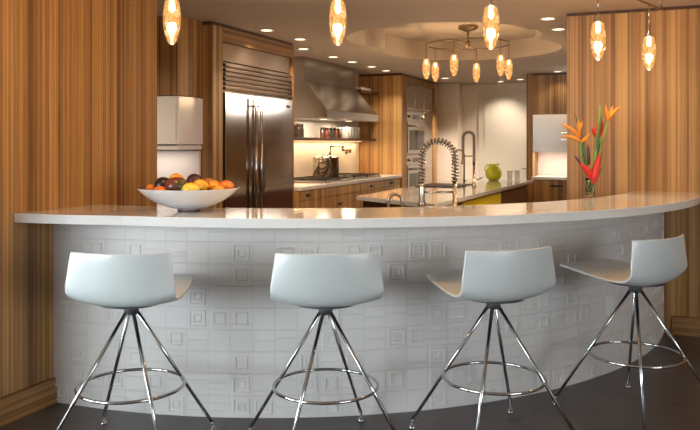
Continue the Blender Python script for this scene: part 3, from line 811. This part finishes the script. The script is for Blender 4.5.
# tall spring faucets
def spring_faucet(loc, rz, s, label, hgt=.54, rad=.105):
    f = root('spring_faucet', label, 'faucet', loc, rz, 'spring faucets')
    f.scale = (s, s, s)
    b_ = bmesh.new(); lathe(b_, [(0, 0), (.030, 0), (.030, .012), (.022, .018), (.020, .10), (.016, .105), (.016, .28), (0, .28)], 20)
    obj('riser', b_, M['nickel'], f, smooth=True)
    ztop = hgt-rad
    path = [(0, 0, .26 + (ztop-.26)*k/8) for k in range(9)]
    path += [(-rad+rad*math.cos(PI*k/20), 0, ztop+rad*math.sin(PI*k/20)) for k in range(1, 21)]
    path += [(-2*rad, 0, ztop-.02*k) for k in range(1, 9)]
    obj('hose', tube(bmesh.new(), path, .009, 8), M['rubber'], f, smooth=True)
    # coil wound round the hose path
    pv = [Vector(p) for p in path]; cum = [0]
    for a, c in zip(pv, pv[1:]): cum.append(cum[-1]+(c-a).length)
    tot = cum[-1]; turns = 30; coil = []
    for i in range(turns*10+1):
        sdist = tot*i/(turns*10)
        j = 0
        while j < len(cum)-2 and cum[j+1] < sdist: j += 1
        t = (sdist-cum[j])/(cum[j+1]-cum[j]); p = pv[j].lerp(pv[j+1], t)
        tg = (pv[j+1]-pv[j]).normalized(); n1_ = Vector((0, 1, 0)); n2_ = tg.cross(n1_)
        an = 2*PI*i/10
        coil.append(p + (n1_*math.cos(an)+n2_*math.sin(an))*.021)
    obj('spring', tube(bmesh.new(), coil, .0042, 5), M['nickel'], f, smooth=True)
    zb = ztop-.16
    b_ = bmesh.new(); lathe(b_, [(0, zb+.01), (.014, zb+.01), (.018, zb-.03), (.018, zb-.11), (.026, zb-.13), (.026, zb-.155), (0, zb-.155)], 18, (-2*rad, 0))
    obj('spray_head', b_, M['nickel'], f, smooth=True)
    obj('holder_arm', tube(bmesh.new(), [(0, 0, zb-.06), (-2*rad+.01, 0, zb-.06)], .007, 8), M['nickel'], f, smooth=True)
    obj('lever', tube(bmesh.new(), [(0, 0, .07), (.05, .01, .075), (.10, .02, .10)], .007, 8), M['nickel'], f, smooth=True)
    return f
spring_faucet((-1.187, 4.648, .914), math.radians(22), 1.0, 'large nickel spring faucet rising behind the bar in front of the island', hgt=.520, rad=.106)
spring_faucet((-1.992, 8.708, .915), math.radians(20), 1.0, 'smaller looking spring faucet on the island beside the dark sink', hgt=.64, rad=.065)
# low gooseneck taps
def goose(loc, rz, h, r, label):
    f = root('gooseneck_tap', label, 'tap', loc, rz)
    obj('base_flange', lathe(bmesh.new(), [(0, 0), (.022, 0), (.022, .01), (.014, .02), (0, .02)], 16), M['nickel'], f, smooth=True)
    path = [(0, 0, .01), (0, 0, h-r)] + [(-r+r*math.cos(PI*k/14), 0, h-r+r*math.sin(PI*k/14)) for k in range(1, 15)]
    path += [(-2*r, 0, h-r-.10)]
    obj('spout', tube(bmesh.new(), path, .011, 10), M['nickel'], f, smooth=True)
    obj('lever', tube(bmesh.new(), [(0, 0, .05), (.035, 0, .055)], .005, 8), M['nickel'], f, smooth=True)
goose((-1.50, 4.52, .914), math.radians(22), .18, .045, 'low curved filter tap behind the bar, left of the large spring faucet')
goose((-2.10, 8.66, .925), math.radians(20), .42, .065, 'slim gooseneck tap on the island just left of the spring faucet')

# lime pitcher and tumblers on the island
pt = root('pitcher', 'round lime green glazed pitcher on the far end of the island', 'pitcher', (-2.04, 10.10, .9145), math.radians(22))
obj('body', lathe(bmesh.new(), [(0, 0), (.06, 0), (.095, .03), (.112, .08), (.108, .13), (.082, .175), (.055, .195), (.052, .21), (.060, .225), (.052, .222), (.044, .20), (0, .19)], 32), M['lime'], pt, smooth=True)
obj('handle', tube(bmesh.new(), [(-.05, 0, .205), (-.085, 0, .22), (-.115, 0, .19), (-.118, 0, .15), (-.10, 0, .12)], .010, 10), M['lime'], pt, smooth=True)
obj('spout', tube(bmesh.new(), [(.04, 0, .20), (.065, 0, .222), (.08, 0, .232)], [.018, .014, .007], 10), M['lime'], pt, smooth=True)
for (x, y), lab in (((-1.83, 10.15), 'clear tumbler on the island beside the lime pitcher, left of the pair'), ((-1.735, 10.18), 'clear tumbler at the island edge, right of the pair by the pitcher')):
    props(obj('drinking_glass', lathe(bmesh.new(), [(r, z*1.15) for r, z in gl_prof], 20), M['glass'], smooth=True, loc=(x, y, .9145)), lab, 'glass', 'tumblers on the island')

# ------------------------------------------------------------------ far right cabinet unit
l = bpy.data.lights.new('niche_fill', 'AREA'); l.shape = 'RECTANGLE'; l.size = .5; l.size_y = .05; l.energy = 3.5; l.color = (1, .82, .66)  # added fill light for the white niche, no fixture modelled
lo = bpy.data.objects.new('niche_fill', l); COL.objects.link(lo); lo.location = (-1.37, 11.15, 1.29)
l = bpy.data.lights.new('cabinet_fill', 'AREA'); l.shape = 'RECTANGLE'; l.size = .6; l.size_y = .05; l.energy = 1.6; l.color = (1, .88, .78)  # added fill light below the white cabinet beside the fridge
lo = bpy.data.objects.new('cabinet_fill', l); COL.objects.link(lo); lo.location = (-3.9, 5.05, 1.365)
fu = rt('pantry_panel', 'tall striped wood cabinet beside the far white cupboard', 'cabinet', (-1.74, 11.0, 0))
obj('cabinet_body', BX(0, .088, 0, .62, 0, CZ-.004), M['wood'], fu)
ff = rt('wood_bulkhead', 'striped wood bulkhead above the far white wall cupboard', 'cabinet', (-1.65, 10.98, 1.845))
obj('bulkhead', BX(0, .56, 0, .62, 0, CZ-1.845-.03), M['wood'], ff)
obj('shadow_gap', BX(0, .56, .01, .62, CZ-1.845-.03, CZ-1.845-.002), M['shelf_wood'], ff)
fc = rt('wall_cabinet', 'white lacquer wall cupboard under the wood bulkhead at the far right', 'wall cabinet', (-1.65, 10.98, 1.30))
obj('cabinet_body', BX(0, .56, .02, .62, 0, .54), M['white_lac'], fc)
for k in range(1):
    d_ = obj('door', BX(k*.6+.003, (k+1)*.56-.003, 0, .02, .095, .538), M['white_lac'], fc, bevel=.002)
    bmx = bmesh.new()
    for z in (.17, .27, .37): box(bmx, k*.6+.40, k*.6+.54, -.012, 0, z, z+.008)
    obj('slot_pull', bmx, M['nickel'], d_)
obj('light_rail', BX(.002, .558, .0, .02, .0, .085), M['white_lac'], fc)
fbk = struct(obj('wall_far_splash', BX(-1.65, -1.09, 11.50, 11.62, 0, 1.298), M['wall_white']))
fw = props(obj('worktop', BX(-1.648, -1.09, 10.88, 11.498, .90, .94), M['white_top'], bevel=.003), 'white worktop of the far right cupboard niche', 'worktop')
fbc = rt('base_cabinet', 'striped wood drawer base with dark pulls at the far right', 'base cabinet', (-1.70, 10.90, 0))
obj('cabinet_body', BX(.055, .61, .02, .58, 0, .898), M['wood'], fbc)
for a, b_ in ((.06, .605),):
    for z0, z1 in ((.60, .89), (.31, .59), (.02, .30)):
        d_ = obj('drawer', BX(a, b_, 0, .02, z0, z1), M['wood'], fbc, bevel=.003)
        bm = bmesh.new(); xm = .40
        tube(bm, [(xm-.08, 0, z1-.07), (xm-.075, -.02, z1-.075), (xm+.075, -.02, z1-.075), (xm+.08, 0, z1-.07)], .011, 8)
        obj('pull', bm, M['black'], d_, smooth=True)

# ------------------------------------------------------------------ fruit bowl
BX0, BY0 = -2.303, 3.33
bw = root('fruit_bowl', 'wide shallow white ceramic bowl full of fruit on the bar', 'bowl', (BX0, BY0, BT+.0005))
prof = [(0, .005), (.045, .005), (.052, .006), (.055, .010), (.085, .016), (.135, .034), (.18, .058), (.22, .088), (.248, .116), (.262, .132), (.263, .134), (.258, .134)]
bm = lathe(bmesh.new(), prof, 64); obj('outer_shell', bm, M['bowl'], bw, smooth=True)
obj('foot_ring', lathe(bmesh.new(), [(0, 0), (.058, 0), (.060, .006), (.050, .009), (0, .009)], 40), M['bowl_in'], bw, smooth=True)
bw.scale = (1.035, 1.035, .93)
bm = lathe(bmesh.new(), [(.258, .134), (.243, .118), (.214, .092), (.174, .064), (.13, .042), (.08, .026), (0, .02)], 64)
obj('glazed_interior', bm, M['bowl_in'], bw, smooth=True)
def fr_loc(lat, dep, z):
    z -= .014; lat -= .006
    return (BX0 + lat*.9245 - dep*.3811, BY0 + lat*.3811 + dep*.9245, BT + z)
def fruit(name, cat, label, lat, dep, z, r, st, tilt, mt, stemc=True):
    f = root(name, label, cat, fr_loc(lat, dep, z), math.radians(tilt), 'fruit in the bowl')
    bm = bmesh.new(); n = 16; p = []
    for i in range(n+1):
        t = PI*i/n; rr = r*math.sin(t)*(1+.08*math.cos(t)); p.append((max(rr, 0), -r*st*math.cos(t)))
    p[0] = (0, p[0][1]); p[-1] = (0, p[-1][1])
    lathe(bm, p, 24)
    for v in bm.verts: v.co = Vector((v.co.z, v.co.y, v.co.x))
    obj('flesh', bm, mt, f, smooth=True)
    bm = bmesh.new(); tube(bm, [(r*st*.97, 0, 0), (r*st*1.06, 0, .004)], .004, 6)
    obj('stem', bm, M['shelf_wood'], f, smooth=True)
F_or = fruit_mat('orange_peel', (.80, .30, .03), (.85, .42, .05)); F_ye = fruit_mat('yellow_mango_skin', (.85, .50, .04), (.90, .66, .08))
F_pl = fruit_mat('dark_plum_skin', (.030, .012, .018), (.07, .02, .03)); F_mg = fruit_mat('red_green_mango_skin', (.22, .03, .02), (.05, .06, .02), 14)
F_rd = fruit_mat('red_orange_peach_skin', (.62, .08, .02), (.82, .26, .04)); F_av = fruit_mat('avocado_skin', (.016, .010, .010), (.035, .02, .018))
F_br = fruit_mat('russet_skin', (.35, .14, .04), (.55, .26, .07))
fruit('orange', 'fruit', 'orange at the top of the pile in the bowl, behind the dark fruits', -.075, .06, .172, .040, 1.05, 10, F_or)
fruit('avocado', 'fruit', 'blackish round avocado on the left side of the fruit pile', -.115, -.055, .152, .045, 1.12, 40, F_av)
fruit('mango', 'fruit', 'large red and green mango at the front centre of the pile', -.030, -.115, .152, .049, 1.28, 35, F_mg)
fruit('plum', 'fruit', 'dark purple plum at the back centre of the pile', .028, .04, .170, .041, 1.1, 0, F_pl)
fruit('yellow_mango', 'fruit', 'bright yellow mango at the front of the pile right of centre', .048, -.150, .136, .037, 1.30, 25, F_ye)
fruit('yellow_mango', 'fruit', 'golden mango lying behind the bright yellow one', .075, -.050, .148, .038, 1.2, 60, fruit_mat('golden_skin', (.80, .36, .04), (.88, .52, .06)))
fruit('pear', 'fruit', 'russet brown pear between the plum and the right side fruits', .105, .03, .152, .036, 1.2, 80, F_br)
fruit('tangerine', 'fruit', 'small orange tangerine right of the golden mango', .145, -.02, .142, .036, 1.0, 0, F_or)
fruit('peach', 'fruit', 'red and orange peach, rightmost in the bowl', .205, .0, .142, .036, 1.25, 15, F_rd)
fruit('apricot', 'fruit', 'orange apricot low on the right side in front of the peach', .178, -.082, .126, .030, 1.1, 30, F_or)
fruit('nectarine', 'fruit', 'red nectarine, leftmost low in the bowl', -.185, -.03, .128, .032, 1.05, 0, F_rd)
fruit('nectarine', 'fruit', 'orange red nectarine at the front left below the avocado', -.112, -.138, .124, .032, 1.15, 20, fruit_mat('nectarine_skin', (.70, .12, .02), (.80, .22, .03)))

# ------------------------------------------------------------------ flowers
VX, VY = -.408, 5.268
vs_ = root('flower_vase', 'small clear glass vase of water on the bar holding tropical flowers', 'vase', (VX, VY, BT+.0005))
obj('glass_wall', lathe(bmesh.new(), [(0, 0), (.026, 0), (.030, .004), (.034, .10), (.036, .125), (.033, .125), (.031, .10), (.027, .008), (0, .008)], 28), M['vaseglass'], vs_, smooth=True)
obj('water', lathe(bmesh.new(), [(0, .0085), (.0262, .0085), (.0285, .07), (0, .07)], 24), M['water'], vs_, smooth=True)
def fl(lat, z, dep=0.0):
    return Vector((lat*.9245 - dep*.3811, lat*.3811 + dep*.9245, z))
def claw(bm, p0, p1, r, bend=.15, side=Vector((0, 0, 1)), flat=.5):
    """boat-shaped pointed bract"""
    n = 9; L = (p1-p0).length; pts = []; rs = []
    for i in range(n):
        t = i/(n-1); pts.append(p0.lerp(p1, t) + side*(math.sin(PI*t)*bend*L)); rs.append(max(.0008, 1.35*r*math.sin(PI*min(1, .12+t*.88))**.8*(1-.25*t)))
    tube(bm, pts, rs, 8)
def flower(label, stem_pts, sr, blooms, mt, leaves=()):
    f = root('tropical_flower', label, 'flower', (VX, VY, BT+.012), 0, 'tropical flowers in the vase')
    obj('stem', tube(bmesh.new(), [fl(*p) for p in stem_pts], sr, 8), M['stem'], f, smooth=True)
    for p0, p1, r, bend, m_ in blooms:
        bm = bmesh.new(); claw(bm, fl(*p0), fl(*p1), r, bend); obj('bract', bm, m_ or mt, f, smooth=True)
    for p0, p1, r, bend in leaves:
        bm = bmesh.new(); claw(bm, fl(*p0), fl(*p1), r, bend); obj('leaf', bm, M['leaf'], f, smooth=True)
S = 1/147.0
def q(px, py, dep=0): return ((px-590)*S, (196.5-py)*S - .012, dep)
# metres in the vase's own frame, measured from its base
flower('orange spiky flower leaning right, the tallest bloom of the bunch', [q(590.5, 192, -.01), q(595, 165, -.01), q(601, 142, -.02), q(607, 120, -.02)], .0055,
       [(q(607, 121, -.02), q(603.5, 105, -.04), .010, -.05, None), (q(607, 121, -.02), q(613, 106, .0), .009, .1, None), (q(607, 120, -.02), q(620, 107, -.02), .010, .12, None), (q(606, 122, -.02), q(617, 113, .03), .008, .1, None)], M['orange'])
flower('bright red upright flower high in the bunch behind the green stem', [q(589, 192, .01), q(594, 165, .02), q(599, 138, .03)], .005,
       [(q(599, 139, .03), q(602, 114, .03), .020, .03, None), (q(599, 138, .03), q(592, 128, .01), .014, .05, None), (q(600, 137, .03), q(605, 122, .04), .013, -.03, None)], M['red'])
flower('thick plain green stalk standing straight up in the bunch', [q(591, 192, 0), q(594, 160, -.03), q(597, 125, -.03), q(598.5, 106, -.03)], [.006, .009, .009, .006], [], M['stem'],
       [(q(594, 160, -.03), q(599.5, 112, -.04), .008, .02)])
flower('orange spiky flower reaching left with pointed bracts', [q(588, 192, .0), q(584, 172, .0), q(581.5, 155, .01), q(581, 141, .01)], .005,
       [(q(581, 141, .01), q(560, 136.5, .0), .010, .08, None), (q(581, 138, .01), q(560.5, 124, .02), .010, .10, None), (q(580, 136, .01), q(577, 119, -.02), .011, .02, None), (q(582, 142, .01), q(589.5, 133, -.01), .011, -.1, None), (q(579, 132, .01), q(584, 121, .03), .009, 0, None)], M['orange'])
flower('red flower low in the bunch with claw-like bracts just above the vase', [q(590, 192, -.015), q(590.5, 183, -.03), q(591, 176, -.04)], .006,
       [(q(590.5, 181, -.04), q(597.5, 152.5, -.05), .020, -.04, None), (q(590, 177, -.04), q(576, 162, -.06), .017, .06, None), (q(590.5, 180, -.04), q(583, 170, .0), .014, .1, None), (q(591, 184, -.03), q(598, 168, -.02), .014, -.1, None), (q(578, 164, -.06), q(571.5, 155, -.06), .008, .02, M['purple'])], M['red'],
       [(q(590, 186, -.02), q(602, 166, -.01), .009, -.1)])
flower('thin dark bud stalk beside the upper red flower', [q(591, 192, .01), q(596, 168, .02), q(600, 150, .02), q(602, 138, .02)], .004,
       [(q(596, 168, .02), q(601.5, 140, .02), .010, 0, None), (q(590, 165, .02), q(589, 143, .03), .009, 0, None)], M['purple'],
       [(q(589, 175, .02), q(576, 112, .03), .010, .06), (q(592, 182, .0), q(604, 150, .02), .009, -.1)])

# ------------------------------------------------------------------ light
def area(name, loc, rot, sx, sy, e, col):
    l = bpy.data.lights.new(name, 'AREA'); l.shape = 'RECTANGLE'; l.size = sx; l.size_y = sy; l.energy = e; l.color = col
    o = bpy.data.objects.new(name, l); COL.objects.link(o); o.location = loc; o.rotation_euler = rot
    return o
# daylight entering through the dining-side window
area('window_daylight', (-6.45, -.3, 1.35), (0, -PI/2, 0), 1.8, 3.6, 130, (.66, .88, 1))
area('side_fill', (4.42, .1, 1.6), (0, PI/2, 0), 1.3, 2.9, 52, (.88, .95, 1))  # fill light at the added right side window
# fill light at the added rear window, brightens the tiled bar front
area('rear_fill', (-4.75, -3.42, 1.5), (PI/2, 0, 0), 2.9, 1.7, 195, (.78, .92, 1))
# extra ceiling downlights added out of view to brighten walls, recess and kitchen
for x, y, e in ((-1.7, 3.9, 16), (.9, 4.9, 14), (-.3, 5.0, 16), (-4.1, 3.9, 95), (.45, 7.4, 130), (.3, 9.2, 130)):
    o = dup(c0, (x, y, CZ), None, 'round recessed downlight added outside the picture frame as extra light', 'added downlights out of view')
    l = bpy.data.lights.new('downlight_beam', 'SPOT'); l.energy = e; l.color = (1, .80, .58); l.spot_size = math.radians(150); l.spot_blend = .8; l.shadow_soft_size = .06
    lo = bpy.data.objects.new('downlight_beam', l); COL.objects.link(lo); lo.location = (x, y, CZ-.02)
# fill light at the transom added for the fridge reflection
area('transom_fill', (-.47, 10.98, 2.09), (-PI/2, 0, 0), 1.0, .25, 4, (1, .93, .85))

w = bpy.data.worlds.new('World'); scene.world = w; w.use_nodes = True
w.node_tree.nodes['Background'].inputs[0].default_value = (.55, .65, .75, 1)
w.node_tree.nodes['Background'].inputs[1].default_value = .5

# ------------------------------------------------------------------ camera
cam = bpy.data.cameras.new('camera'); co = bpy.data.objects.new('camera', cam); COL.objects.link(co)
co.location = (0, 0, 1.42); co.rotation_euler = (PI/2, 0, TH)
cam.sensor_width = 36; cam.lens = 740/700*36; cam.shift_y = -71.5/700; cam.clip_start = .05
scene.camera = co
scene.view_settings.view_transform = 'Standard'; scene.view_settings.look = 'None'
scene.view_settings.gamma = 1; scene.view_settings.exposure = 0.1
scene.view_settings.use_curve_mapping = False
